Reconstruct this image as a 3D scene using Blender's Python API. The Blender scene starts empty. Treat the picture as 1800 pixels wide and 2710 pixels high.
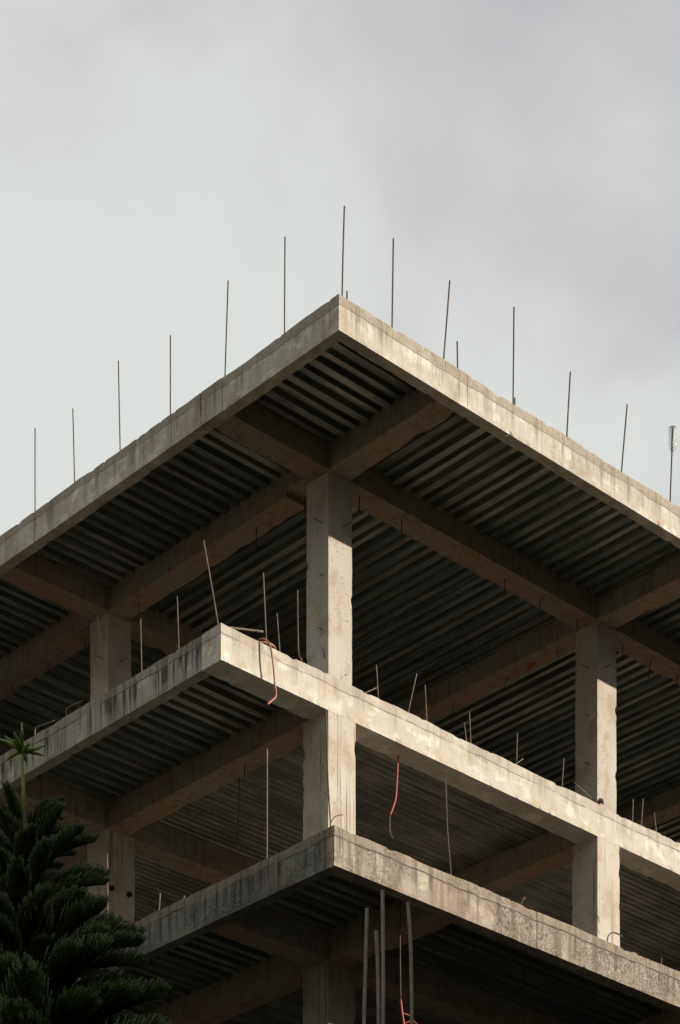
import bpy, bmesh, math, random
from mathutils import Vector, Matrix, noise, Euler
R = math.radians
scene = bpy.context.scene
col = scene.collection

# ------------------------------------------------------------------ camera
cam_d = bpy.data.cameras.new('camera')
cam = bpy.data.objects.new('camera', cam_d); col.objects.link(cam)
cam.location = (-20.901, -22.510, 1.624)
cam.rotation_euler = (R(90), 0, R(46.854 - 90))
cam_d.sensor_fit = 'VERTICAL'; cam_d.sensor_height = 36.0
cam_d.lens = 6622.24 / 2710 * 36
cam_d.shift_y = 1.4200
cam_d.clip_start = 0.2; cam_d.clip_end = 3000
scene.camera = cam

# ------------------------------------------------------------------ sky, sun, exposure
SX, SY = 0.60, -0.80                       # horizontal direction towards the sun
ELEV = math.atan(0.309)
world = bpy.data.worlds.new('World'); scene.world = world; world.use_nodes = True
nt = world.node_tree; nt.nodes.clear(); N = nt.nodes; Lk = nt.links
w_out = N.new('ShaderNodeOutputWorld'); w_bg = N.new('ShaderNodeBackground')
w_sky = N.new('ShaderNodeTexSky'); w_sky.sky_type = 'NISHITA'; w_sky.sun_disc = False
w_sky.sun_elevation = ELEV; w_sky.sun_rotation = math.atan2(SX, SY)
w_tc = N.new('ShaderNodeTexCoord')
w_map = N.new('ShaderNodeMapping'); w_map.inputs['Location'].default_value = (0.37, 1.9, 3.2)
w_map.inputs['Scale'].default_value = (1, 1, 1.5)
w_n1 = N.new('ShaderNodeTexNoise'); w_n1.inputs['Scale'].default_value = 5.0
w_n1.inputs['Detail'].default_value = 5; w_n1.inputs['Roughness'].default_value = 0.50
w_n1.inputs['Distortion'].default_value = 0.3
w_ramp = N.new('ShaderNodeValToRGB')
w_ramp.color_ramp.interpolation = 'EASE'
e = w_ramp.color_ramp.elements
e[0].position = 0.30; e[0].color = (0.50, 0.497, 0.515, 1)
e[1].position = 0.62; e[1].color = (0.725, 0.748, 0.718, 1)
w_dot = N.new('ShaderNodeVectorMath'); w_dot.operation = 'DOT_PRODUCT'
w_dot.inputs[1].default_value = (-0.66, 0.56, -0.55)     # the cloud thins towards the north-west horizon
w_add = N.new('ShaderNodeMath'); w_add.operation = 'MULTIPLY_ADD'
w_add.inputs[1].default_value = 0.85
w_mul = N.new('ShaderNodeVectorMath'); w_mul.operation = 'SCALE'; w_mul.inputs['Scale'].default_value = 0.10
w_mix = N.new('ShaderNodeMix'); w_mix.data_type = 'RGBA'; w_mix.inputs['Factor'].default_value = 0.94
Lk.new(w_tc.outputs['Generated'], w_map.inputs['Vector']); Lk.new(w_map.outputs['Vector'], w_n1.inputs['Vector'])
Lk.new(w_tc.outputs['Generated'], w_dot.inputs[0])
w_cl = N.new('ShaderNodeClamp'); w_cl.inputs['Min'].default_value = -0.18; w_cl.inputs['Max'].default_value = 0.18
w_off = N.new('ShaderNodeMath'); w_off.operation = 'ADD'; w_off.inputs[1].default_value = 0.325
Lk.new(w_dot.outputs['Value'], w_off.inputs[0]); Lk.new(w_off.outputs[0], w_cl.inputs['Value'])
Lk.new(w_cl.outputs['Result'], w_add.inputs[0]); Lk.new(w_n1.outputs['Fac'], w_add.inputs[2])
Lk.new(w_add.outputs['Value'], w_ramp.inputs['Fac'])
Lk.new(w_sky.outputs['Color'], w_mul.inputs[0])
Lk.new(w_mul.outputs['Vector'], w_mix.inputs['A']); Lk.new(w_ramp.outputs['Color'], w_mix.inputs['B'])
# overcast sky: dimmer towards the horizon
w_sep = N.new('ShaderNodeSeparateXYZ'); Lk.new(w_tc.outputs['Generated'], w_sep.inputs[0])
w_el = N.new('ShaderNodeMapRange'); w_el.interpolation_type = 'SMOOTHERSTEP'; Lk.new(w_sep.outputs['Z'], w_el.inputs['Value'])
for k_, v_ in (('From Min', -.06), ('From Max', .44), ('To Min', .36), ('To Max', .79)): w_el.inputs[k_].default_value = v_
w_fin = N.new('ShaderNodeVectorMath'); w_fin.operation = 'SCALE'
Lk.new(w_mix.outputs['Result'], w_fin.inputs[0]); Lk.new(w_el.outputs[0], w_fin.inputs['Scale'])
Lk.new(w_fin.outputs['Vector'], w_bg.inputs['Color']); w_bg.inputs['Strength'].default_value = 1.0
Lk.new(w_bg.outputs['Background'], w_out.inputs['Surface'])

sun_d = bpy.data.lights.new('sun', 'SUN'); sun_d.energy = 5.0; sun_d.angle = R(0.55); sun_d.color = (1.0, 0.89, 0.75)
sun = bpy.data.objects.new('sun', sun_d); col.objects.link(sun)
sun.location = (30, -40, 40)
sun.rotation_euler = Vector((SX, SY, 0.309)).to_track_quat('Z', 'Y').to_euler()

vs = scene.view_settings
scene.display_settings.display_device = 'sRGB'
vs.view_transform = 'Standard'; vs.look = 'None'; vs.exposure = 0.40; vs.gamma = 1.0; vs.use_curve_mapping = False

# ------------------------------------------------------------------ materials
class NT:
    def __init__(s, name):
        s.m = bpy.data.materials.new(name); s.m.use_nodes = True
        s.t = s.m.node_tree; s.n = s.t.nodes; s.n.clear()
        s.out = s.n.new('ShaderNodeOutputMaterial'); s.b = s.n.new('ShaderNodeBsdfPrincipled')
        s.t.links.new(s.b.outputs[0], s.out.inputs['Surface'])
        g = s.n.new('ShaderNodeNewGeometry'); s.pos = g.outputs['Position']; s.nor = g.outputs['Normal']
    def link(s, a, b): s.t.links.new(a, b)
    def setin(s, sock, v):
        if hasattr(v, 'is_output') or isinstance(v, bpy.types.NodeSocket): s.link(v, sock)
        else: sock.default_value = v
    def scaled(s, sc, off=(0, 0, 0)):
        m = s.n.new('ShaderNodeMapping'); m.inputs['Scale'].default_value = sc; m.inputs['Location'].default_value = off
        s.link(s.pos, m.inputs['Vector']); return m.outputs[0]
    def noise(s, sc, detail=4, rough=.55, off=(0, 0, 0), dist=0.0):
        n = s.n.new('ShaderNodeTexNoise'); n.inputs['Scale'].default_value = 1.0
        n.inputs['Detail'].default_value = detail; n.inputs['Roughness'].default_value = rough
        n.inputs['Distortion'].default_value = dist
        s.link(s.scaled(sc if isinstance(sc, tuple) else (sc, sc, sc), off), n.inputs['Vector']); return n.outputs['Fac']
    def rng(s, v, a, b, c=0., d=1., smooth=True):
        n = s.n.new('ShaderNodeMapRange'); n.interpolation_type = 'SMOOTHSTEP' if smooth else 'LINEAR'
        s.link(v, n.inputs['Value'])
        for k, x in zip(('From Min', 'From Max', 'To Min', 'To Max'), (a, b, c, d)): n.inputs[k].default_value = x
        return n.outputs[0]
    def math(s, op, a, b=None, c=None):
        n = s.n.new('ShaderNodeMath'); n.operation = op
        for i, v in enumerate((a, b, c)):
            if v is not None: s.setin(n.inputs[i], v)
        return n.outputs[0]
    def mix(s, f, a, b, mode='MIX'):
        n = s.n.new('ShaderNodeMix'); n.data_type = 'RGBA'; n.blend_type = mode
        s.setin(n.inputs['Factor'], f)
        for k, v in (('A', a), ('B', b)):
            s.setin(n.inputs[k], v if not isinstance(v, tuple) else (*v, 1))
        return n.outputs['Result']
    def z(s):
        n = s.n.new('ShaderNodeSeparateXYZ'); s.link(s.pos, n.inputs[0]); return n.outputs['Z']
    def bump(s, h, strength=.4, dist=.01):
        n = s.n.new('ShaderNodeBump'); n.inputs['Strength'].default_value = strength; n.inputs['Distance'].default_value = dist
        s.link(h, n.inputs['Height']); s.link(n.outputs[0], s.b.inputs['Normal'])
    def fin(s, c, rough=.85, metal=0., spec=.3):
        s.setin(s.b.inputs['Base Color'], c if not isinstance(c, tuple) else (*c, 1))
        s.setin(s.b.inputs['Roughness'], rough); s.setin(s.b.inputs['Metallic'], metal)
        s.b.inputs['Specular IOR Level'].default_value = spec
        return s.m

def edge_concrete(name, ztop, thick, light, dark, stain, mold, topband, jst=.6, streak_len=1.0, bands=.0):
    m = NT(name)
    big = m.noise(1.1, 3); mid = m.noise(5.0, 5, .6, (3, 1, 2)); fine = m.noise(38, 4, .6)
    streak = m.noise((8, 8, .55), 4, .62, (5, 2, 0)); streak2 = m.noise((22, 22, 1.0), 3, .6, (1, 7, 0))
    zz = m.math('SUBTRACT', m.z(), ztop)                    # 0 at the top edge, negative downwards
    wob = m.math('MULTIPLY_ADD', m.noise(1.6, 6, .68, (9, 3, 1)), .12, -.06)
    zj = m.math('ADD', zz, m.math('ADD', wob, .125))         # 0 on the pour joint
    c = m.mix(m.rng(big, .3, .7), light, tuple(x * .86 for x in light))
    c = m.mix(m.rng(mid, .46, .66), c, tuple(x * y for x, y in zip(light, (.84, .76, .66))))
    c = m.mix(m.rng(m.noise((3.2, 3.2, 4.5), 5, .62, (7, 7, 1)), .52, .64), c, tuple(min(.85, x * 1.28) for x in light))
    c = m.mix(m.rng(m.noise((.7, .7, .7), 3, .6, (11, 2, 6)), .40, .62, 0, .35), c, tuple(x * y for x, y in zip(light, (.62, .52, .42))))
    # runs of grime hanging down from the joint
    below = m.rng(zj, -.30 * streak_len, -.01, .15, 1.0)
    sm = m.math('MULTIPLY', m.rng(streak, .46, .60), m.rng(streak2, .36, .54))
    sm = m.math('MULTIPLY', m.math('MULTIPLY', sm, below), stain)
    c = m.mix(sm, c, dark)
    # broad brown bands washed down from the top
    bn = m.math('MULTIPLY', m.rng(m.noise((2.6, 2.6, .22), 4, .6, (3, 6, 0)), .50, .62), m.rng(mid, .30, .62, .45, 1))
    c = m.mix(m.math('MULTIPLY', bn, bands), c, (.17, .125, .085))
    # black mould in speckled patches
    spk = m.rng(m.noise((48, 48, 34), 4, .7, (2, 2, 2)), .45, .58)
    patch = m.rng(m.noise((.85, .85, 1.0), 5, .66, (4, 8, 2)), 1 - mold, 1 - mold + .16)
    c = m.mix(m.math('MULTIPLY', patch, .22), c, tuple(x * 2.2 for x in dark))
    c = m.mix(m.math('MULTIPLY', m.math('MULTIPLY', spk, patch), .80), c, tuple(x * .55 for x in dark))
    # top pour, a little browner
    up = m.rng(zj, -.004, .004)
    c = m.mix(m.math('MULTIPLY', up, topband), c, m.mix(m.rng(fine, .35, .65), (.16, .125, .085), (.30, .25, .185)))
    ln = m.rng(m.math('ABSOLUTE', zj), .004, .010, 1., 0.)
    ln = m.math('MULTIPLY', ln, m.rng(m.noise(1.7, 4, .65, (6, 0, 3)), .36, .52))
    c = m.mix(m.math('MULTIPLY', ln, jst), c, (.05, .042, .034))
    c = m.mix(m.rng(fine, .35, .7, 0, .30), c, tuple(x * .6 for x in light))
    h = m.math('ADD', m.math('MULTIPLY', fine, .5), mid)
    h = m.math('SUBTRACT', h, m.math('MULTIPLY', ln, 1.6 * jst))
    m.bump(h, .7, .02)
    return m.fin(c, .9)

def column_concrete(name, light, stripes):
    m = NT(name)
    big = m.noise(1.6, 3); fine = m.noise(45, 4, .6); mid = m.noise(9, 4)
    st = m.noise((26, 26, .35), 3, .6); st2 = m.noise((9, 9, .9), 3, .5, (3, 3, 3))
    c = m.mix(m.rng(big, .3, .7), light, tuple(x * y for x, y in zip(light, (.90, .86, .80))))
    c = m.mix(m.math('MULTIPLY', m.math('MULTIPLY', m.rng(st, .54, .64), m.rng(st2, .42, .60)), stripes), c, (.10, .088, .075))
    c = m.mix(m.rng(mid, .62, .72, 0, .5), c, tuple(x * .55 for x in light))
    c = m.mix(m.rng(m.noise((3.5, 3.5, 2.2), 5, .66, (8, 1, 4)), .48, .64, 0, .75), c, tuple(x * y for x, y in zip(light, (.72, .64, .55))))
    c = m.mix(m.rng(m.noise(24, 3, .6, (3, 0, 9)), .645, .70, 0, .9), c, (.11, .09, .075))
    c = m.mix(m.rng(m.noise((3, 3, 22), 3, .6, (1, 1, 5)), .66, .72, 0, .35), c, (.15, .13, .11))
    m.bump(m.math('ADD', fine, m.math('MULTIPLY', mid, .6)), .5, .010)
    return m.fin(c, .88)

def beam_concrete(name, light):
    m = NT(name)
    big = m.noise(1.4, 4); fine = m.noise(40, 4, .6); mid = m.noise((7, 7, 7), 5, .65, (1, 5, 2))
    c = m.mix(m.rng(big, .3, .7), light, tuple(x * y for x, y in zip(light, (1.12, .86, .70))))
    c = m.mix(m.rng(mid, .48, .72, 0, .75), c, tuple(x * y for x, y in zip(light, (.50, .42, .36))))
    c = m.mix(m.rng(m.noise((14, 14, .8), 3, .6), .52, .68, 0, .55), c, tuple(x * .45 for x in light))
    m.bump(m.math('ADD', m.math('MULTIPLY', fine, .5), mid), .6, .02)
    return m.fin(c, .9)

def deck_metal(name, base, rust, metal=.6, rmin=.34):
    m = NT(name)
    n1 = m.noise(1.1, 4, .6); n2 = m.noise((3, 3, 3), 5, .65, (2, 7, 1)); n3 = m.noise(60, 2)
    c = m.mix(m.rng(n1, .35, .65), base, tuple(x * .78 for x in base))
    c = m.mix(m.rng(n2, .50, .72, 0, rust), c, (.23, .15, .10))
    c = m.mix(m.rng(n3, .4, .7, 0, .25), c, tuple(x * .6 for x in base))
    m.bump(n3, .12, .004)
    return m.fin(c, m.rng(n2, .3, .7, rmin, rmin + .2), metal, .4)

def plain(name, a, b, sc=8., rough=.7, metal=0., bump=.2, bd=.01, spec=.4):
    m = NT(name); n = m.noise(sc, 4, .6); n2 = m.noise(sc * 6, 3, .6)
    c = m.mix(m.rng(n, .35, .65), a, b); m.bump(n2, bump, bd)
    return m.fin(c, rough, metal, spec)

M = {}
M['edge_roof'] = edge_concrete('roof_edge_concrete', 20.4, .406, (.52, .487, .42), (.10, .085, .06), .60, .42, .65, .3, 1.0, .35)
M['edge_mid'] = edge_concrete('middle_edge_concrete', 17.483, .44, (.565, .535, .465), (.085, .075, .06), .35, .30, .28, .45, .8, .12)
M['edge_mid_left_shaded'] = edge_concrete('shaded_stained_middle_edge', 17.483, .44, (.38, .37, .325), (.036, .034, .03), 1.5, .50, .6, .8, 1.3)  # black runs are stains; darker base stands for shade on the left face
M['edge_low'] = edge_concrete('lower_edge_concrete', 14.427, .458, (.39, .345, .28), (.060, .048, .038), .90, .57, .45, .85, 1.4, .9)
M['edge_low_left_shaded'] = edge_concrete('shaded_stained_lower_edge', 14.427, .458, (.205, .205, .18), (.026, .026, .024), 1.3, .60, .5, .9, 1.4)  # mould and stains, with this face's shade put into a darker base colour
M['edge_base'] = edge_concrete('base_edge_concrete', 11.4, .458, (.36, .32, .26), (.06, .05, .042), .7, .45, .4, .6)
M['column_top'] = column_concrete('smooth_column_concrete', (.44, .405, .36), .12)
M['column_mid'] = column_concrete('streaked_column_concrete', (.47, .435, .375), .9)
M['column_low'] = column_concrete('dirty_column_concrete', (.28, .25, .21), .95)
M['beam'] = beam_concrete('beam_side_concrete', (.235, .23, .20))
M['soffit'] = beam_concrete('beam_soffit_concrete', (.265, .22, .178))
M['slab'] = plain('slab_concrete', (.20, .18, .155), (.15, .13, .11), 2.5, .9)
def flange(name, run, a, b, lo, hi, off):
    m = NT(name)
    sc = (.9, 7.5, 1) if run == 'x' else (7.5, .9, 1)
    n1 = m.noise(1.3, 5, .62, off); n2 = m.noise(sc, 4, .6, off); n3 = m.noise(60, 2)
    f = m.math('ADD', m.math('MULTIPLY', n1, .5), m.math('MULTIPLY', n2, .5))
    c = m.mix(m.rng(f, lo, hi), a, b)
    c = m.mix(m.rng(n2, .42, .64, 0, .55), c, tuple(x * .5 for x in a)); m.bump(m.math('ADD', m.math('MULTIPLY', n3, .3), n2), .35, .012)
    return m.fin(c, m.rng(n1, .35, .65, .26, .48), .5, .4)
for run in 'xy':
    M['deck_' + run] = flange('shaded_galvanised_deck', run, (.18, .21, .185), (.11, .135, .118), .42, .58, (1, 4, 2))  # webs and recesses: their shade is put into this darker colour
    M['flange_lit_' + run] = flange('lit_deck_flange', run, (.35, .335, .295), (.15, .16, .142), .45, .60, (0, 0, 0))  # lower flanges coloured lighter, as if catching light from below
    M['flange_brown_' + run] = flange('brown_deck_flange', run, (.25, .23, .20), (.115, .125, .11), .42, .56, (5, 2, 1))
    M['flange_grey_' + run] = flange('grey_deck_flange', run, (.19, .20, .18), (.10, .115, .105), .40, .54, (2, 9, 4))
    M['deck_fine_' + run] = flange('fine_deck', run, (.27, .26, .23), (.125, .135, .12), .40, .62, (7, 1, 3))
M['steel'] = plain('rusty_rebar_steel', (.060, .050, .044), (.115, .075, .052), 14, .7, .25)
M['steel_pale'] = plain('dusty_rebar_steel', (.125, .095, .072), (.20, .155, .115), 14, .75, .1)
M['dark_hole'] = plain('dark_plastic', (.012, .012, .012), (.02, .02, .02), 10, .8)
M['orange'] = plain('orange_pipe_plastic', (.38, .175, .10), (.30, .13, .08), 9, .55)
M['red'] = plain('red_cable_plastic', (.42, .085, .035), (.32, .06, .028), 20, .5)
M['wire'] = plain('bare_wire', (.16, .12, .09), (.09, .07, .055), 20, .6, .3)
# ------------------------------------------------------------------ helpers
def link_mesh(name, me, mat, parent=None, loc=(0, 0, 0), smooth=False):
    o = bpy.data.objects.new(name, me); col.objects.link(o)
    if mat is not None and not me.materials: me.materials.append(mat)
    o.location = loc
    if parent is not None: o.parent = parent
    if smooth:
        for p in me.polygons: p.use_smooth = True
    return o
def tag(o, label, cat, group=None):
    o['label'] = label; o['category'] = cat
    if group: o['group'] = group
    return o
def thing(name, label, cat, loc=(0, 0, 0), group=None):
    o = bpy.data.objects.new(name, None); col.objects.link(o); o.location = loc
    o.empty_display_size = .3
    return tag(o, label, cat, group)
def fbm(p, s, seed):
    return noise.noise(Vector((p[0] * s + seed * 7.3, p[1] * s + seed * 3.1, p[2] * s - seed * 5.7)))

def rough_box_mesh(p0, p1, step=.10, amp=.006, chip=.02, wave=.0, seed=0, cross=None):
    """A concrete block: a box surface cut into a grid, its faces uneven and its arrises chipped."""
    d = [p1[i] - p0[i] for i in range(3)]
    n = [max(1, min(400, round(d[i] / step))) for i in range(3)]
    if cross: n = [max(n[i], 1) if d[i] > 1.2 else max(1, min(n[i], cross)) for i in range(3)]
    vid = {}; vs_ = []; fs = []; run = d.index(max(d))
    def V(i, j, k):
        key = (i, j, k)
        if key in vid: return vid[key]
        p = [p0[0] + d[0] * i / n[0], p0[1] + d[1] * j / n[1], p0[2] + d[2] * k / n[2]]
        on = [(-1 if q == 0 else (1 if q == m_ else 0)) for q, m_ in zip((i, j, k), n)]
        nb = sum(1 for ax in range(3) if on[ax] and ax != run)
        q = [p[0], p[1], p[2]]
        a = amp * fbm(p, 3.7, 1)
        for ax in range(3):
            if on[ax]: q[ax] += on[ax] * (a - (amp * .3 if nb > 1 else 0))
        if nb > 1 and chip:
            c = max(0., fbm(p, 11., 5) - .22) * chip * 2.2
            for ax in range(3):
                if on[ax]: q[ax] -= on[ax] * c
        if wave and on[2] == 1: q[2] += wave * fbm(p, .9, 9) + wave * .22 * fbm(p, 6., 2)
        q[run] = p[run]
        vid[key] = len(vs_); vs_.append(q); return vid[key]
    for a, b, c in ((0, 1, 2), (1, 2, 0), (2, 0, 1)):
        for side in (0, n[c]):
            for i in range(n[a]):
                for j in range(n[b]):
                    quad = []
                    for (u, v) in ((i, j), (i + 1, j), (i + 1, j + 1), (i, j + 1)):
                        t = [0, 0, 0]; t[a] = u; t[b] = v; t[c] = side; quad.append(V(*t))
                    fs.append(quad if side else quad[::-1])
    me = bpy.data.meshes.new('block'); me.from_pydata(vs_, [], fs); me.update(); return me
def block(name, p0, p1, mat, parent, **k):
    k.setdefault('seed', round(p0[0] * 3.1 + p0[1] * 1.7 + p0[2] * .9, 2))
    me = rough_box_mesh(p0, p1, **k)
    if name in ('beam', 'beam_end'):                 # undersides take a browner concrete than the sides
        me.materials.append(mat); me.materials.append(M['soffit'])
        for f in me.polygons: f.material_index = 1 if f.normal.z < -.6 else 0
    return link_mesh(name, me, mat, parent)

def smooth_path(pts, n=4):
    """Catmull-Rom through the points."""
    P = [Vector(p) for p in pts]
    if len(P) < 3: return P
    out = []
    for i in range(len(P) - 1):
        a = P[max(0, i - 1)]; b = P[i]; c = P[i + 1]; d = P[min(len(P) - 1, i + 2)]
        for s in range(n):
            t = s / n
            out.append(.5 * ((2 * b) + (c - a) * t + (2 * a - 5 * b + 4 * c - d) * t * t + (3 * b - a - 3 * c + d) * t ** 3))
    out.append(P[-1]); return out
def tube_mesh(pts, r, sides=6, r_end=None, name='tube', bm=None, cap=True):
    own = bm is None
    if own: bm = bmesh.new()
    P = [Vector(p) for p in pts]; rings = []
    up = Vector((.31, .17, .94)).normalized()
    for i, p in enumerate(P):
        t = (P[min(i + 1, len(P) - 1)] - P[max(i - 1, 0)]).normalized()
        u = t.cross(up)
        if u.length < .15: u = t.cross(Vector((1, 0, 0)))
        u.normalize(); v = t.cross(u)
        rr = r if r_end is None else r + (r_end - r) * i / max(1, len(P) - 1)
        if callable(r): rr = r(i / max(1, len(P) - 1))
        rings.append([bm.verts.new(p + (u * math.cos(2 * math.pi * k / sides) + v * math.sin(2 * math.pi * k / sides)) * rr) for k in range(sides)])
    for a, b in zip(rings, rings[1:]):
        for k in range(sides): bm.faces.new((a[k], b[k], b[(k + 1) % sides], a[(k + 1) % sides]))
    if cap:
        bm.faces.new(rings[0]); bm.faces.new(rings[-1][::-1])
    if own:
        bmesh.ops.recalc_face_normals(bm, faces=bm.faces)
        me = bpy.data.meshes.new(name); bm.to_mesh(me); bm.free(); return me

# ------------------------------------------------------------------ ground
rnd = random.Random(4)
gm = NT('ground_soil')
c = gm.mix(gm.rng(gm.noise(.15, 4), .35, .65), (.060, .055, .036), (.040, .050, .024))
c = gm.mix(gm.rng(gm.noise(2.5, 5), .4, .7, 0, .6), c, (.085, .072, .052)); gm.bump(gm.noise(6, 5), .5, .05)
bm = bmesh.new()
for x in range(-8, 9):
    for y in range(-8, 9): bm.verts.new((x * 150, y * 150, 0))
bm.verts.ensure_lookup_table()
for x in range(16):
    for y in range(16):
        bm.faces.new([bm.verts[(x + a) * 17 + y + b] for a, b in ((0, 0), (1, 0), (1, 1), (0, 1))])
me = bpy.data.meshes.new('ground'); bm.to_mesh(me); bm.free()
ground = link_mesh('ground', me, gm.fin(c, .95)); ground['kind'] = 'structure'

# ------------------------------------------------------------------ the concrete frame
B = thing('concrete_frame_building', 'unfinished bare concrete frame of open floors with cantilevered slabs and steel bars sticking out', 'building')
GX = [0, 5.015, 10.03, 15.045]; GY = [0, 4.393, 8.786, 13.18]; BW = .356
FL = [  # top, thickness, left overhang, front overhang, edge material, column material below, column width below, detailed
    (20.400, .406, 1.698, 2.002, 'edge_roof', 'column_top', .40, True),
    (17.483, .440, 1.729, 0.0, 'edge_mid', 'column_mid', .463, True),
    (14.427, .458, 1.755, 1.994, 'edge_low', 'column_low', .463, True),
    (11.40, .458, 1.755, 1.994, 'edge_base', 'column_low', .463, False),
    (8.38, .458, 1.755, 1.994, 'edge_base', 'column_low', .463, False),
    (5.36, .458, 1.755, 1.994, 'edge_base', 'column_low', .463, False)]
XM, YM = GX[-1] + .46, GY[-1] + .46
EW = .15

def cuts(a, b, joints, every=3.2):
    js = [j for j in joints if a + .05 < j < b - .05]
    last = max([a] + js)
    while b - last > every * 1.5: last += every; js.append(last)
    return [a] + sorted(js) + [b]
JR = {0: [.01, .38, 1.68, 3.28, 5.9], 1: [-.98, 1.73, 2.39, 5.14], 2: [.31, 1.60, 2.81, 5.6]}
JL = {0: [-1.86 + .02, .01, .41, .96, 2.67, 3.74], 1: [2.41, 3.03, 5.2], 2: [-.41, 2.2]}

# ---- profiled steel deck, one sheet = one part
deck_cache = {}
def deck_mesh(run, length, kind, nr, var=0):
    key = (run, round(length, 3), kind, nr, var)
    if key in deck_cache: return deck_cache[key]
    prof = []
    if kind == 'rib':      # pitch .39: low flange, web, high flange with a small stiffener
        for k in range(nr):
            o = k * .39
            prof += [(o, -.128), (o + .100, -.128), (o + .122, -.066), (o + .190, -.066), (o + .208, -.118), (o + .282, -.118), (o + .300, -.066), (o + .368, -.066)]
        prof += [(nr * .39 - .004, -.126)]
    elif kind == 'mid':    # pitch .27
        for k in range(nr):
            o = k * .27
            prof += [(o, -.118), (o + .10, -.118), (o + .122, -.066), (o + .248, -.066)]
        prof += [(nr * .27 - .004, -.1165)]
    else:                  # fine corrugation, pitch .115
        for k in range(nr):
            o = k * .115
            prof += [(o, -.092), (o + .046, -.092), (o + .060, -.074), (o + .100, -.074)]
        prof += [(nr * .115 - .003, -.090)]
    segs = max(1, round(length / 1.2)); vs_ = []; fs = []
    for s in range(segs + 1):
        for (w, z) in prof:
            a = length * s / segs
            vs_.append((a, w, z) if run == 'x' else (w, a, z))
    m_ = len(prof)
    for s in range(segs):
        for k in range(m_ - 1):
            q = (s * m_ + k, s * m_ + k + 1, (s + 1) * m_ + k + 1, (s + 1) * m_ + k)
            fs.append(q if run == 'y' else q[::-1])
    me = bpy.data.meshes.new('deck_sheet'); me.from_pydata(vs_, [], fs); me.update()
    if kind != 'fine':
        for nm in ('deck_', 'flange_lit_', 'flange_brown_', 'flange_grey_'): me.materials.append(M[nm + run])
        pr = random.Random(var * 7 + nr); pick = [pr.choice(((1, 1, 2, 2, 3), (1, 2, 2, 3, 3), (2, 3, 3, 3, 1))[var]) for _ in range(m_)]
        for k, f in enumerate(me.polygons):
            q = k % (m_ - 1); f.material_index = pick[q] if prof[q][1] < -.116 and prof[q + 1][1] < -.116 else 0  # lower flanges get the lighter slots, recesses the shaded one
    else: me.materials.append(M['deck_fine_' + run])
    deck_cache[key] = me; return me
PITCH = {'rib': .39, 'mid': .27, 'fine': .115}; PER = {'rib': 2, 'mid': 3, 'fine': 8}
def deck_bay(x0, x1, y0, y1, zt, run, kind, fine_parts=True):
    """Sheets laid side by side over one bay."""
    mat = None
    w0, w1 = (y0, y1) if run == 'x' else (x0, x1)
    length = (x1 - x0) if run == 'x' else (y1 - y0)
    per = PER[kind] if fine_parts else 999
    w = w0 - .05
    while w < w1 - .02:
        nr = max(1, min(per, math.ceil((w1 + .04 - w) / PITCH[kind])))
        dz = rnd.uniform(-.004, .004); var = rnd.choice((0, 0, 1, 1, 2))
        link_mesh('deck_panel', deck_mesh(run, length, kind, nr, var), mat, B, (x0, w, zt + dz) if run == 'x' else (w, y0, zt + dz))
        w += nr * PITCH[kind]

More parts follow.
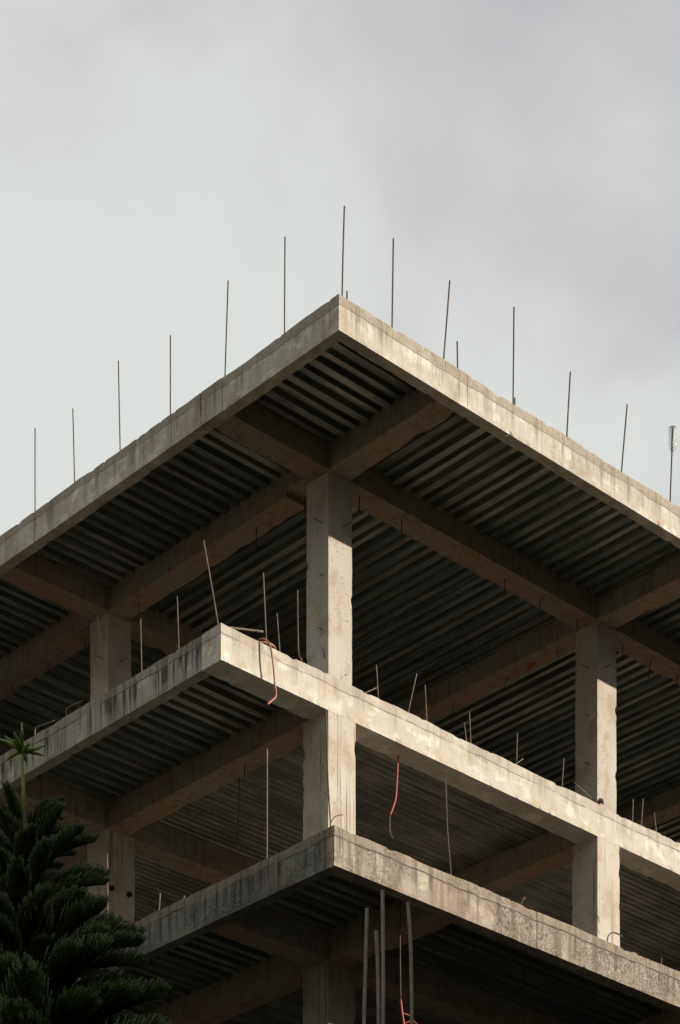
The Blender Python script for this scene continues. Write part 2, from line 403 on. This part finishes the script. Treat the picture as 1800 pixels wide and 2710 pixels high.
for fi, (zt, th, ol, of, em, cm, cw, det) in enumerate(FL):
    zb = zt - th
    fine = dict(step=.05, amp=.005, chip=.013, wave=.020) if det else dict(step=.5, amp=.004, chip=0)
    def edge(p0, p1, name='edge_beam', mat_=None):
        return block(name, p0, p1, M[mat_ or em], B, **fine)
    # front edge (runs along x), cut at its formwork joints
    fx = cuts(-ol, XM, JR.get(fi, []))
    fw = EW if of else BW
    for a, b in zip(fx, fx[1:]):
        dy = rnd.uniform(-.004, .004)
        edge((a + (.003 if a > -ol else 0), -of + dy, zb), (b, -of + fw, zt))
    ly = cuts(-of + fw, YM, JL.get(fi, []))
    for a, b in zip(ly, ly[1:]):
        dx = rnd.uniform(-.003, .003)
        edge((-ol + dx, a + .009, zb + .003), (-ol + EW, b, zt - .004), mat_={1: 'edge_mid_left_shaded', 2: 'edge_low_left_shaded'}.get(fi))
    # slab poured on the deck
    link_mesh('slab', rough_box_mesh((-ol + EW - .02, -of + fw - .02, zt - .052), (XM, YM, zt - .012), step=3, amp=.0, chip=0), M['slab'], B)
    # beams: x spans sit 4 mm higher than y spans so that no two soffits share a plane
    bk = dict(step=.16, amp=.007, chip=.03, cross=3) if det else dict(step=1.0, amp=.003, chip=0)
    zu = zt - .056
    for j, gy in enumerate(GY):
        if not (of == 0 and j == 0):
            for a, b in zip(GX, GX[1:]):
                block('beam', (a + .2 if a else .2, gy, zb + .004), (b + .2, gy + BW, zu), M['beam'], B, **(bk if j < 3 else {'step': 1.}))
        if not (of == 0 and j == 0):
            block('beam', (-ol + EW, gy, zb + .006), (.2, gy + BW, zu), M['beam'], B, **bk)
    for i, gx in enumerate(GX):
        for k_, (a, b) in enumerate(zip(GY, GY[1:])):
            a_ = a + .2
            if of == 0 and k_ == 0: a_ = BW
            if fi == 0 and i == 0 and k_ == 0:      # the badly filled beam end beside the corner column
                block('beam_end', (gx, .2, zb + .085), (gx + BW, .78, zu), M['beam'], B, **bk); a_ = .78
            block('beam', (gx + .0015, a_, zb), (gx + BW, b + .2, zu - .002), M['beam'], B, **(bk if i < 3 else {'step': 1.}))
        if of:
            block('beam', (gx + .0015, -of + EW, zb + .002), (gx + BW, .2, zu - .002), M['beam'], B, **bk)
    # deck
    if det:
        for i, (a, b) in enumerate(zip(GX, GX[1:])):
            for j, (c_, d_) in enumerate(zip(GY, GY[1:])):
                if fi == 0: run, kind = ('y', 'rib') if j == 0 else ('x', 'mid')
                else: run, kind = 'x', 'fine'
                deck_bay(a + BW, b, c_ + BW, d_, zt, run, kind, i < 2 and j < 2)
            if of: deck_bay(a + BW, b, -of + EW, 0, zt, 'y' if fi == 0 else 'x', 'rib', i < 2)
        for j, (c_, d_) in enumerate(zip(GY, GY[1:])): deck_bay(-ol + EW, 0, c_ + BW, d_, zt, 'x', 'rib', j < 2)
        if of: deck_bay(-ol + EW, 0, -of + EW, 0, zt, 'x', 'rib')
    # columns below this floor
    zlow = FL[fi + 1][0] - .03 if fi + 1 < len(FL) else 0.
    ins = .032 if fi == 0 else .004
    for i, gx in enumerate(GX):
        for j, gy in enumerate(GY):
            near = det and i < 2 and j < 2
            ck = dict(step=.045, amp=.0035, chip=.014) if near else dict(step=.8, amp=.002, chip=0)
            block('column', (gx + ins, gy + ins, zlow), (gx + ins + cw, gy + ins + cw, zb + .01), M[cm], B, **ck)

# ---- steel bars and ties cast into the frame
def rebar(pts, r=.0085, mat='steel', name='rebar', sink=.15, label=None):
    P = [Vector(p) for p in pts]
    d = (P[0] - P[1]).normalized() if sink else Vector()
    path = smooth_path([P[0] + Vector((d.x * .3, d.y * .3, -1)).normalized() * sink] + P if sink else P, 4)
    if len(path) < 4:
        a, b = path[0], path[-1]; path = [a.lerp(b, t / 4) + Vector((rnd.uniform(-1, 1), rnd.uniform(-1, 1), 0)) * .006 * (0 < t < 4) for t in range(5)]
    o = link_mesh(name, tube_mesh(path, r, 6), M[mat], B, smooth=True)
    if label: o['label'] = label
    return o
RL = [[(-1.64, 3.808, 20.477), (-1.64, 3.808, 21.521)], [(-1.64, 2.966, 20.494), (-1.64, 3.002, 21.408)], [(-1.64, 2.033, 20.483), (-1.64, 2.068, 21.577)], [(-1.64, 1.048, 20.489), (-1.64, 1.048, 21.41)], [(-1.64, 0.028, 20.478), (-1.64, -0.027, 21.545)], [(-1.64, -1.025, 20.464), (-1.64, -1.033, 21.555)]]
RR = [[(-1.587, -1.94, 20.458), (-1.573, -1.94, 20.963), (-1.553, -1.94, 21.486)], [(-1.513, -1.94, 20.472), (-1.513, -1.94, 20.545)], [(-0.8, -1.94, 20.468), (-0.78, -1.94, 21.485)], [(0.045, -1.94, 20.46), (0.096, -1.94, 20.931), (0.147, -1.94, 21.428)], [(0.279, -1.94, 20.45), (0.271, -1.94, 20.769)], [(1.238, -1.94, 20.477), (1.253, -1.94, 21.618)], [(1.268, -1.94, 20.48), (1.268, -1.94, 20.532)], [(2.208, -1.94, 20.476), (2.273, -1.94, 21.283)], [(3.24, -1.94, 20.459), (3.349, -1.94, 21.342)], [(4.197, -1.94, 20.443), (4.249, -1.94, 21.413)]]
F2L = [[(-1.66, 2.289, 17.547), (-1.66, 2.462, 18.559)], [(-1.66, 1.581, 17.553), (-1.66, 1.603, 18.179)], [(-1.66, 0.866, 17.57), (-1.66, 0.895, 18.175)], [(-1.66, 0.141, 17.574), (-1.66, 0.287, 18.193), (-1.66, 0.399, 18.64)], [(-1.66, 3.109, 17.535), (-1.66, 3.109, 17.617), (-1.66, 3.078, 17.629), (-1.66, 2.754, 17.606)], [(-1.66, 3.785, 17.537), (-1.66, 3.774, 17.611), (-1.66, 3.731, 17.62), (-1.66, 3.374, 17.573)]]
F2R = [[(-0.925, 0.1, 17.591), (-0.974, 0.1, 18.396)], [(-0.712, 0.1, 17.576), (-0.755, 0.1, 17.991)], [(-0.347, 0.1, 17.569), (-0.403, 0.1, 17.674), (-0.418, 0.1, 18.398)], [(0.1, 0.1, 17.561), (-0.071, 0.1, 17.988)], [(0.949, 0.1, 17.571), (0.916, 0.1, 17.963)], [(1.487, 0.1, 17.58), (1.632, 0.1, 18.102)], [(1.814, 0.1, 17.567), (1.779, 0.1, 18.011)], [(2.54, 0.1, 17.563), (2.498, 0.1, 17.78)], [(2.623, 0.1, 17.567), (2.596, 0.1, 17.952)], [(3.499, 0.1, 17.554), (3.514, 0.1, 17.98)], [(4.402, 0.1, 17.559), (4.436, 0.1, 17.943)], [(5.086, 0.1, 17.558), (4.628, 0.1, 17.694)], [(5.867, 0.1, 17.564), (5.879, 0.1, 17.857)], [(6.054, 0.1, 17.549), (6.094, 0.1, 17.931)], [(6.382, 0.1, 17.539), (6.332, 0.1, 17.816)]]
F2Rloose = [[(-1.57, 0.06, 17.534), (-1.069, 0.06, 17.643)], [(3.365, 0.06, 17.533), (3.493, 0.06, 17.608), (3.552, 0.06, 17.662)], [(0.694, 0.06, 17.567), (0.884, 0.06, 17.69)]]
F1L = [[(-1.69, 1.205, 14.472), (-1.69, 1.183, 14.668)], [(-1.69, 0.73, 14.467), (-1.69, 0.723, 14.496)], [(-1.69, 2.215, 14.468), (-1.69, 2.228, 15.479)], [(-1.69, -0.775, 14.489), (-1.69, -0.779, 15.726)]]
F1R = [[(-1.749, -1.92, 14.461), (-1.788, -1.92, 14.958), (-1.822, -1.92, 15.725)], [(-1.741, -1.92, 14.476), (-1.689, -1.92, 14.552), (-1.633, -1.92, 14.591), (-1.555, -1.92, 14.624)], [(0.178, -1.92, 14.556), (0.127, -1.92, 14.958), (0.095, -1.92, 15.56)], [(2.994, -1.92, 14.502), (3.03, -1.92, 14.564), (3.096, -1.92, 14.606), (3.175, -1.92, 14.619), (3.277, -1.92, 14.607)], [(1.413, -1.92, 14.506), (1.474, -1.92, 14.574)], [(4.042, -1.92, 14.501), (4.046, -1.92, 14.55)]]
hose = [[(-0.854, -0.06, 17.464), (-0.891, -0.06, 17.5), (-0.964, -0.06, 17.497), (-1.03, -0.06, 17.477), (-1.067, -0.06, 17.469), (-1.115, -0.06, 17.453)], [(-1.115, -0.06, 17.453), (-1.042, -0.06, 17.464), (-1.006, -0.06, 17.432), (-0.982, -0.06, 17.313), (-0.952, -0.06, 17.12), (-0.934, -0.06, 16.991), (-0.915, -0.06, 16.906), (-0.921, -0.06, 16.845), (-0.97, -0.06, 16.792), (-1.055, -0.06, 16.718)]]
red1 = [[(1.456, 0.25, 17.099), (1.442, 0.25, 16.999), (1.422, 0.25, 16.679), (1.395, 0.25, 16.465), (1.301, 0.25, 16.242)], [(1.301, 0.25, 16.242), (1.298, 0.25, 16.068), (1.314, 0.25, 16.02), (1.355, 0.25, 15.956)]]
HG = [[(0.166, 1.529, 19.994), (0.166, 1.529, 19.699)], [(0.267, 0.721, 19.994), (0.267, 0.734, 19.845)], [(0.671, 0.151, 19.994), (0.671, 0.151, 19.795)], [(1.408, 0.147, 19.994), (1.403, 0.147, 19.772)], [(3.362, 0.189, 19.994), (3.356, 0.189, 19.757)], [(4.068, 0.202, 19.994), (4.068, 0.202, 19.756)], [(4.799, 0.181, 19.994), (4.792, 0.181, 19.819)], [(5.732, 0.171, 19.994), (5.743, 0.171, 19.764)], [(6.367, 0.192, 19.994), (6.319, 0.192, 19.728)], [(6.96, 0.204, 19.994), (6.96, 0.204, 19.778)], [(5.224, 1.863, 19.994), (5.224, 1.954, 19.86)], [(5.196, 2.934, 19.994), (5.196, 2.934, 19.773)], [(5.18, 0.884, 19.994), (5.18, 0.884, 19.905)], [(0.181, 3.947, 19.994), (0.181, 3.947, 19.762)], [(0.19, 5.154, 19.994), (0.19, 5.154, 19.854)], [(0.214, 6.034, 19.994), (0.214, 6.034, 19.916)], [(0.199, 6.869, 19.994), (0.199, 6.869, 19.885)], [(0.156, 1.742, 17.023), (0.156, 1.751, 16.822)], [(0.425, 2.157, 17.023), (0.425, 2.183, 16.549), (0.425, 2.207, 16.381), (0.425, 2.173, 16.183)], [(1.50, -1.02, 14.29), (1.53, -1.02, 14.10), (1.55, -1.02, 13.90)], [(2.47, -1.0, 14.29), (2.43, -1.0, 14.08), (2.38, -1.0, 13.89)], [(3.21, -1.07, 14.29), (3.23, -1.07, 14.02)]]
for p in RL: rebar(p, .0085)
for p in RR: rebar(p, .0095)
for p in F2L: rebar(p, .0075, 'steel_pale' if len(p) > 2 else 'steel_pale')
for p in F2R: rebar(p, .0075, 'steel_pale')
for p in F1L: rebar(p, .009, 'steel_pale')
for i, p in enumerate(F1R): rebar(p, .009 if i != 1 else .006, 'steel')
for p in HG:
    if p[0][2] < 14: p = [(p[0][0], p[0][1], 14.34)] + list(p)
    P = smooth_path([(p[0][0], p[0][1], p[0][2] + .08)] + list(p), 3)
    link_mesh('hanger_rod', tube_mesh(P, .0075, 5), M['steel'], B, smooth=True)
for gx in GX[:2]:                                    # formwork ties left in the top storey's columns
    for gy in GY[:2]:
        for z in (19.41, 18.75, 18.09):
            x, y = gx + .032, gy + .17 + rnd.uniform(-.05, .05)
            link_mesh('tie_wire', tube_mesh([(x + .03, y, z), (x - rnd.uniform(.08, .15), y + rnd.uniform(-.02, .02), z + rnd.uniform(-.01, .025))], .0055, 5), M['steel'], B)
        x, y, z = gx + .22 + rnd.uniform(-.06, .06), gy + .032, 19.41
        link_mesh('tie_wire', tube_mesh([(x, y + .03, z), (x + .01, y - .12, z + .01)], .0055, 5), M['steel'], B)
for x in (.06, .36):                                 # two conduit sockets low on the left column
    bm = bmesh.new(); bmesh.ops.create_cone(bm, cap_ends=True, segments=16, radius1=.034, radius2=.034, depth=.05)
    bmesh.ops.rotate(bm, verts=bm.verts, matrix=Matrix.Rotation(R(90), 3, 'X')); bmesh.ops.translate(bm, verts=bm.verts, vec=(x, 4.382, 16.25))
    me = bpy.data.meshes.new('socket'); bm.to_mesh(me); bm.free(); link_mesh('conduit_socket', me, M['dark_hole'], B)

# crumbs of concrete left along the slab edges, and a knot of tying wire at the right column's foot
bm = bmesh.new(); rc = random.Random(12)
def crumb(x, y, z, s):
    m_ = Matrix.Translation((x, y, z + s * .3)) @ Euler((rc.uniform(0, 6), rc.uniform(0, 6), rc.uniform(0, 6))).to_matrix().to_4x4() @ Matrix.Diagonal((s, s * rc.uniform(.5, .9), s * rc.uniform(.4, .8), 1))
    q = bmesh.ops.create_icosphere(bm, subdivisions=1, radius=.6, matrix=m_)
    for v in q['verts']: v.co += Vector((rc.uniform(-1, 1), rc.uniform(-1, 1), rc.uniform(-1, 1))) * s * .12
for k in range(150):
    f = rc.randrange(5); s = rc.choice((.015, .02, .02, .03, .045))
    if f == 0: crumb(rc.uniform(-1.6, 4.4), -1.93 + rc.uniform(0, .1), 20.398, s)
    elif f == 1: crumb(-1.64 + rc.uniform(0, .06), rc.uniform(-1.8, 4.5), 20.394, s)
    elif f == 2: crumb(rc.uniform(-1.6, 6.4), .05 + rc.uniform(0, .2), 17.482, s)
    elif f == 3: crumb(-1.66 + rc.uniform(0, .06), rc.uniform(.4, 4), 17.478, s)
    else: crumb(rc.uniform(-1.6, 4.4), -1.93 + rc.uniform(0, .1), 14.425, s)
me = bpy.data.meshes.new('crumbs'); bm.to_mesh(me); bm.free()
cr = link_mesh('concrete_crumbs', me, M['slab'], B); cr['kind'] = 'stuff'
kn = []
for k in range(40):
    kn.append((5.08 + rc.uniform(-.045, .045), -.005 + rc.uniform(-.03, .02), 17.54 + rc.uniform(-.045, .045)))
link_mesh('wire_knot', tube_mesh(smooth_path(kn, 3), .0045, 4), M['steel'], B)
# ------------------------------------------------------------------ loose things on the floors
def loose(name, pts, r, mat, label, cat, sides=8, n=5):
    o = link_mesh(name, tube_mesh(smooth_path(pts, n), r, sides), M[mat], None, smooth=True)
    return tag(o, label, cat)
loose('steel_bar', [(-1.55, .10, 17.53), (-1.33, .06, 17.572), (-1.06, .01, 17.622)], .013, 'steel_pale', 'short straight bar lying across the top of the middle slab corner', 'steel bar', 6, 3)
loose('wire_offcut', [(3.365, .06, 17.48), (3.47, .03, 17.56), (3.57, .05, 17.64)], .008, 'steel_pale', 'short pale bent wire poking up from the middle slab edge between the two sunlit columns', 'wire', 6, 3)
loose('bar_offcut', [(.66, .08, 17.50), (.80, .06, 17.59), (.90, .08, 17.66)], .007, 'steel_pale', 'thin short bar leaning just right of the corner column foot on the middle slab', 'steel bar', 6, 3)
# orange pipe doubled over the slab edge: one loop on top, one long end hanging in front
hp = [(-.80, .20, 17.49), (-.82, .06, 17.51), (-.90, -.02, 17.535), (-1.01, .0, 17.525), (-1.10, .04, 17.50), (-1.13, .03, 17.50), (-1.10, -.06, 17.515), (-1.05, -.15, 17.45), (-1.03, -.19, 17.32), (-1.025, -.20, 17.12), (-1.02, -.19, 16.97), (-1.01, -.17, 16.87), (-1.02, -.16, 16.80), (-1.08, -.15, 16.74), (-1.18, -.14, 16.66)]
hp = [(-.80, .20, 17.49), (-.82, .06, 17.51), (-.90, .02, 17.525), (-1.01, .02, 17.515), (-1.09, .05, 17.50), (-1.12, .0, 17.50), (-1.09, -.05, 17.50), (-1.05, -.10, 17.43), (-1.03, -.12, 17.30), (-1.00, -.12, 17.12), (-.985, -.12, 16.98), (-.965, -.12, 16.88), (-.975, -.12, 16.82), (-1.02, -.12, 16.77), (-1.10, -.12, 16.69)]
hose = loose('orange_pipe', hp, .0115, 'orange', 'thin orange plastic pipe looped over the middle slab edge and hanging in front', 'pipe', 8, 5)
t = thing('red_cable', 'bright red cable with bare wire tail hanging under the middle slab near the corner column', 'cable', (1.456, .25, 17.05))
o0 = Vector(t.location)
link_mesh('sheath', tube_mesh(smooth_path([Vector(p) - o0 for p in red1[0]], 5), .0125, 8), M['red'], t, smooth=True)
link_mesh('bare_wire', tube_mesh(smooth_path([Vector(p) - o0 for p in red1[1]], 5), .006, 6), M['wire'], t, smooth=True)
t = thing('red_cable', 'frayed red cable hanging in shade behind the standing bars below the lowest slab', 'cable', (-.209, -1.472, 14.33))
o0 = Vector(t.location)
link_mesh('bare_wire', tube_mesh(smooth_path([Vector(p) - o0 for p in ((-.209, -1.472, 14.34), (-.211, -1.47, 13.7), (-.205, -1.475, 13.0))], 4), .008, 6), M['steel'], t, smooth=True)
link_mesh('sheath', tube_mesh(smooth_path([Vector(p) - o0 for p in ((-.205, -1.475, 13.02), (-.19, -1.489, 12.84), (-.178, -1.5, 12.73), (-.17, -1.5, 12.5), (-.19, -1.48, 12.2))], 4), .013, 7), M['red'], t, smooth=True)
for q in (((-.19, -1.489, 12.86), (-.12, -1.51, 12.85), (-.08, -1.53, 12.83)), ((-.18, -1.5, 12.73), (-.08, -1.55, 12.78), (-.02, -1.6, 12.70))):
    link_mesh('loose_strand', tube_mesh(smooth_path([Vector(p) - o0 for p in q], 4), .008, 6), M['red'], t, smooth=True)
# small red scrap caught under the cross beam
bm = bmesh.new()
vv = [bm.verts.new(v) for v in ((5.19, 1.33, 19.99), (5.19, 1.47, 19.97), (5.18, 1.44, 19.90), (5.20, 1.36, 19.94), (5.205, 1.28, 19.96), (5.17, 1.40, 19.995))]
bm.faces.new((vv[0], vv[1], vv[2], vv[3])); bm.faces.new((vv[0], vv[3], vv[4])); bm.faces.new((vv[0], vv[5], vv[1]))
me = bpy.data.meshes.new('scrap'); bm.to_mesh(me); bm.free()
scrap = tag(link_mesh('red_scrap', me, M['red']), 'small dark red scrap stuck under the cross beam left of the right hand column', 'scrap')
sm_ = scrap.modifiers.new('thick', 'SOLIDIFY'); sm_.thickness = .004
# clear bottle pushed neck down over the outermost bar
pm = NT('clear_bottle_plastic')
pm.b.inputs['Transmission Weight'].default_value = .9; pm.b.inputs['IOR'].default_value = 1.25
bot_mat = pm.fin((.90, .93, .89), .12, 0., .5)
prof = [(.0, 21.43), (.030, 21.432), (.046, 21.425), (.052, 21.40), (.053, 21.36), (.048, 21.345), (.053, 21.33), (.053, 21.285), (.048, 21.27), (.053, 21.255), (.053, 21.21), (.047, 21.17), (.032, 21.135), (.016, 21.115), (.014, 21.08), (.018, 21.075), (.018, 21.07), (.014, 21.066)]
bm = bmesh.new(); rings = []
for r_, z in prof:
    if r_ == 0: rings.append([bm.verts.new((0, 0, z - 21.066))]); continue
    rings.append([bm.verts.new((r_ * (1 + .06 * math.sin(3 * k + z * 40)) * math.cos(k * math.pi / 8), r_ * math.sin(k * math.pi / 8), z - 21.066)) for k in range(16)])
for a, b in zip(rings, rings[1:]):
    for k in range(16):
        if len(a) == 1: bm.faces.new((a[0], b[k], b[(k + 1) % 16]))
        else: bm.faces.new((a[k], b[k], b[(k + 1) % 16], a[(k + 1) % 16]))
bmesh.ops.recalc_face_normals(bm, faces=bm.faces)
me = bpy.data.meshes.new('bottle'); bm.to_mesh(me); bm.free()
tag(link_mesh('plastic_bottle', me, bot_mat, None, (4.247, -1.94, 21.066), True), 'clear plastic bottle stuck upside down on the tip of a roof bar', 'bottle')

# ------------------------------------------------------------------ column with four starter bars in front of the building
S = thing('starter_column', 'bare starter column with four thick ribbed steel bars standing up before the lowest slab', 'column', (-12.54, -13.9, 0))
ca, sa = .684, .73
link_mesh('shaft', rough_box_mesh((-.17, -.17, -.02), (.17, .17, 5.8), step=.15, amp=.006, chip=.02, seed=3), M['column_low'], S)
bars = [[(-12.600, -13.843, 6.695), (-12.605, -13.838, 6.407), (-12.61, -13.834, 6.142)],
        [(-12.565, -13.876, 6.65), (-12.56, -13.881, 6.511), (-12.556, -13.885, 6.142)],
        [(-12.547, -13.893, 6.757), (-12.545, -13.895, 6.442), (-12.545, -13.895, 6.142)],
        [(-12.457, -13.977, 6.723), (-12.451, -13.983, 6.622), (-12.446, -13.988, 6.442), (-12.443, -13.99, 6.142)]]
M['ribbed'] = plain('ribbed_bar_steel', (.155, .125, .10), (.22, .175, .14), 18, .7, .2)
o0 = Vector(S.location)
for i, b in enumerate(bars):
    off = Vector((.10, .11, 0)) * (1 if i in (1,) else (.0 if i != 2 else -.4))
    P = [Vector(p) - o0 + off for p in b]
    P.append(Vector((P[-1].x, P[-1].y, 5.6)))
    P = smooth_path(P, 5)
    # rolled ribs: the radius steps along the bar
    Q = []; tot = 0
    for a, b2 in zip(P, P[1:]):
        n_ = max(1, round((b2 - a).length / .006))
        Q += [a.lerp(b2, k / n_) for k in range(n_)]
    Q.append(P[-1])
    cnt = len(Q) - 1
    link_mesh('rebar', tube_mesh(Q, (lambda f, c_=cnt: 0.0086 + (.0016 if round(f * c_) % 3 == 0 else 0)), 7), M['ribbed'], S, smooth=True)

# ------------------------------------------------------------------ Norfolk pine at the lower left
pine_mat = NT('pine_foliage')
n_ = pine_mat.noise(5, 3); nf = pine_mat.noise(60, 2)
c = pine_mat.mix(pine_mat.rng(n_, .35, .65), (.010, .021, .004), (.027, .050, .007))
c = pine_mat.mix(pine_mat.rng(nf, .45, .7, 0, .6), c, (.009, .018, .005))
pine_mat.bump(nf, .6, .01); pine_mat = pine_mat.fin(c, .6, 0, .3)
shoot_mat = plain('young_shoot', (.17, .23, .035), (.10, .16, .025), 20, .55)
tip_mat = plain('pine_new_growth', (.060, .100, .012), (.026, .048, .008), 9, .55)
bark = plain('pine_bark', (.10, .065, .045), (.055, .04, .03), 16, .9, 0, .6, .02)
TX, TY = -9.08, -6.18
T = thing('norfolk_pine', 'dark green pine with upswept feathery branches and a bare top shoot at lower left', 'tree', (TX, TY, 0))
def trunk_pos(z): return Vector((.015 * math.sin(z * 1.3), .012 * math.cos(z * .9), z))
link_mesh('trunk', tube_mesh([trunk_pos(z * .35) for z in range(0, 32)], lambda f: .19 * (1 - f) ** .9 + .016, 10), bark, T, smooth=True)
tp = trunk_pos(10.85)
link_mesh('leader', tube_mesh([trunk_pos(10.80), tp.lerp(Vector((-.0, .0, 11.3)), .5), Vector((0, 0, 11.30)), Vector((.0, 0, 11.35))], .016, 8, .012), shoot_mat, T, smooth=True)
def needle_rope(bm, pts, r0, r1, sides=5):
    tube_mesh(pts, r0, sides, r1, bm=bm)
def frond_mesh(seed, L=1.0):
    """One bough: a curved axis carrying two rows of upswept ropes of needles that shorten to the tip."""
    rr = random.Random(seed); bm = bmesh.new()
    def ax(t): return Vector((L * t * (1 - .10 * t), .03 * math.sin(3 * t + seed), L * (.66 * t - .30 * t * t)))
    tube_mesh([ax(t / 10) for t in range(11)], .014, 6, .007, bm=bm)
    n = 44
    for k in range(n):
        t = .12 + .88 * (k + rr.uniform(-.3, .3)) / n
        t = min(t, .995)
        env = min(1, (t - .05) / .22) * (1 - .72 * max(0, (t - .3) / .7) ** 1.2)
        for s in (-1, 1):
            l = L * .36 * env * rr.uniform(.85, 1.1)
            if l < .03: continue
            p = ax(t); side = s * rr.uniform(.20, .55)
            d0 = Vector((.60, side * 1.3, .25)); d1 = Vector((.62, side * .25, .95))
            pts = [p]; q = p.copy()
            for m_ in range(1, 5):
                f = m_ / 4; d = (d0.lerp(d1, f)).normalized(); q = q + d * l / 4; pts.append(q.copy())
            # needles: the rope is a bristly spindle
            r0 = .0078 * rr.uniform(.9, 1.2)
            nf_ = len(bm.faces)
            tube_mesh(pts, lambda f, r0=r0: r0 * (1.0 - .55 * f), 5, bm=bm)
            bm.faces.ensure_lookup_table()
            for fi_ in range(nf_, len(bm.faces)):
                if fi_ - nf_ >= 15: bm.faces[fi_].material_index = 1     # paler new growth at the tips
            for m_ in range(15):
                f = rr.uniform(.1, 1.); i0 = min(3, int(f * 4)); b = pts[i0].lerp(pts[i0 + 1], f * 4 - i0)
                dv = Vector((rr.uniform(-1, 1), rr.uniform(-1, 1), rr.uniform(.1, 1.2))).normalized() * .030
                w = dv.cross(Vector((rr.uniform(-1, 1), rr.uniform(-1, 1), .3))).normalized() * .0045
                bm.faces.new([bm.verts.new(b + w), bm.verts.new(b - w), bm.verts.new(b + dv)])
    me = bpy.data.meshes.new('bough'); bm.to_mesh(me); bm.free(); me.materials.append(pine_mat); me.materials.append(tip_mat)
    for p in me.polygons: p.use_smooth = True
    return me
fronds = [frond_mesh(s) for s in range(6)]
ztop = 10.66
z = ztop; wi = 0
while z > 3.2:
    dep = ztop - z
    rad = min(2.4, .44 + .47 * dep) * rnd.uniform(.94, 1.06)
    nb = 7
    a0 = rnd.uniform(0, 6.28)
    inner = 3 if .25 < dep < 2.4 else 0
    for k in range(nb + inner):
        o = link_mesh('branch', fronds[rnd.randrange(6)], None, T)
        p = trunk_pos(z + rnd.uniform(-.05, .05)); o.location = p
        s = rad * (rnd.uniform(.82, 1.14) if k < nb else rnd.uniform(.45, .65))
        o.scale = (s, s * .9, s * .9)
        tilt = (.12 if dep < .6 else -.05 - .05 * min(dep, 3)) + rnd.uniform(-.12, .12)
        o.rotation_euler = Euler((rnd.uniform(-.25, .25), -tilt, a0 + k * 2 * math.pi / nb + rnd.uniform(-.2, .2)))
    z -= rnd.uniform(.11, .145) if dep < 2.4 else .6
# the star of young shoots at the very top
for k in range(13):
    a = k * 2.4 + .4; up_ = (1.0, .45, .10)[k % 3] + rnd.uniform(-.1, .1); l = rnd.uniform(.12, .21)
    d = Vector((math.cos(a), math.sin(a), up_)).normalized()
    p0 = Vector((0, 0, 11.33 + rnd.uniform(-.02, .02)))
    pts = [p0 + d * l * f + Vector((0, 0, -.03 * f * f + .02 * f)) for f in (0, .33, .66, 1)]
    link_mesh('shoot', tube_mesh(pts, lambda f: .016 + .008 * math.sin(f * 2.6) - .014 * f, 6), shoot_mat if k % 3 else tip_mat, T, smooth=True)
link_mesh('shoot', tube_mesh([(0, 0, 11.33), (.004, 0, 11.45), (0, 0, 11.56)], .012, 6, .008), shoot_mat, T, smooth=True)

# ------------------------------------------------------------------ unseen block added across the street to shade the ground and the pine
NB = thing('street_shade_block', 'unseen grey apartment block added across the street to shade ground and pine', 'building')
s_, t_ = Vector((SX, SY, 0)), Vector((-SY, SX, 0))
nb_rot = math.atan2(SX, -SY)
cen = s_ * 33.0 + t_ * (-4.0)
NB.location = cen; NB.rotation_euler = (0, 0, math.atan2(t_.y, t_.x))
M['render'] = plain('grey_render', (.20, .18, .16), (.15, .14, .125), 1.2, .9)
M['glass'] = plain('dark_glass', (.03, .035, .04), (.02, .025, .03), 1, .12, 0, .02)
HB = 20.4
def bx(name, p0, p1, mat, par):
    return link_mesh(name, rough_box_mesh(p0, p1, step=50, amp=0, chip=0), mat, par)
bx('wall', (-24, -6, -.05), (24, 6, HB), M['render'], NB)
bx('parapet', (-24.2, -6.2, HB - .6), (24.2, 6.2, HB + .003), M['render'], NB)
for fl in range(6):
    for k in range(8):
        x = -20.5 + k * 5.7; zz_ = 1.1 + fl * 3.2
        w = bx('window', (x, 5.97, zz_), (x + 2.0, 6.03, zz_ + 1.5), M['glass'], NB)

SB = thing('side_shade_block', 'unseen grey apartment block added at the left to darken the lower left faces', 'building', (-19, 17, 0))  # unseen block, added to cut the sky light on the left faces
bx('wall', (-6, -15, -.05), (6, 15, 22.2), M['render'], SB)
bx('parapet', (-6.2, -15.2, 21.6), (6.2, 15.2, 22.203), M['render'], SB)
for fl in range(6):
    for k in range(5):
        y = -12.5 + k * 5.6; zz_ = 1.1 + fl * 3.2
        bx('window', (5.97, y, zz_), (6.03, y + 2.0, zz_ + 1.5), M['glass'], SB)
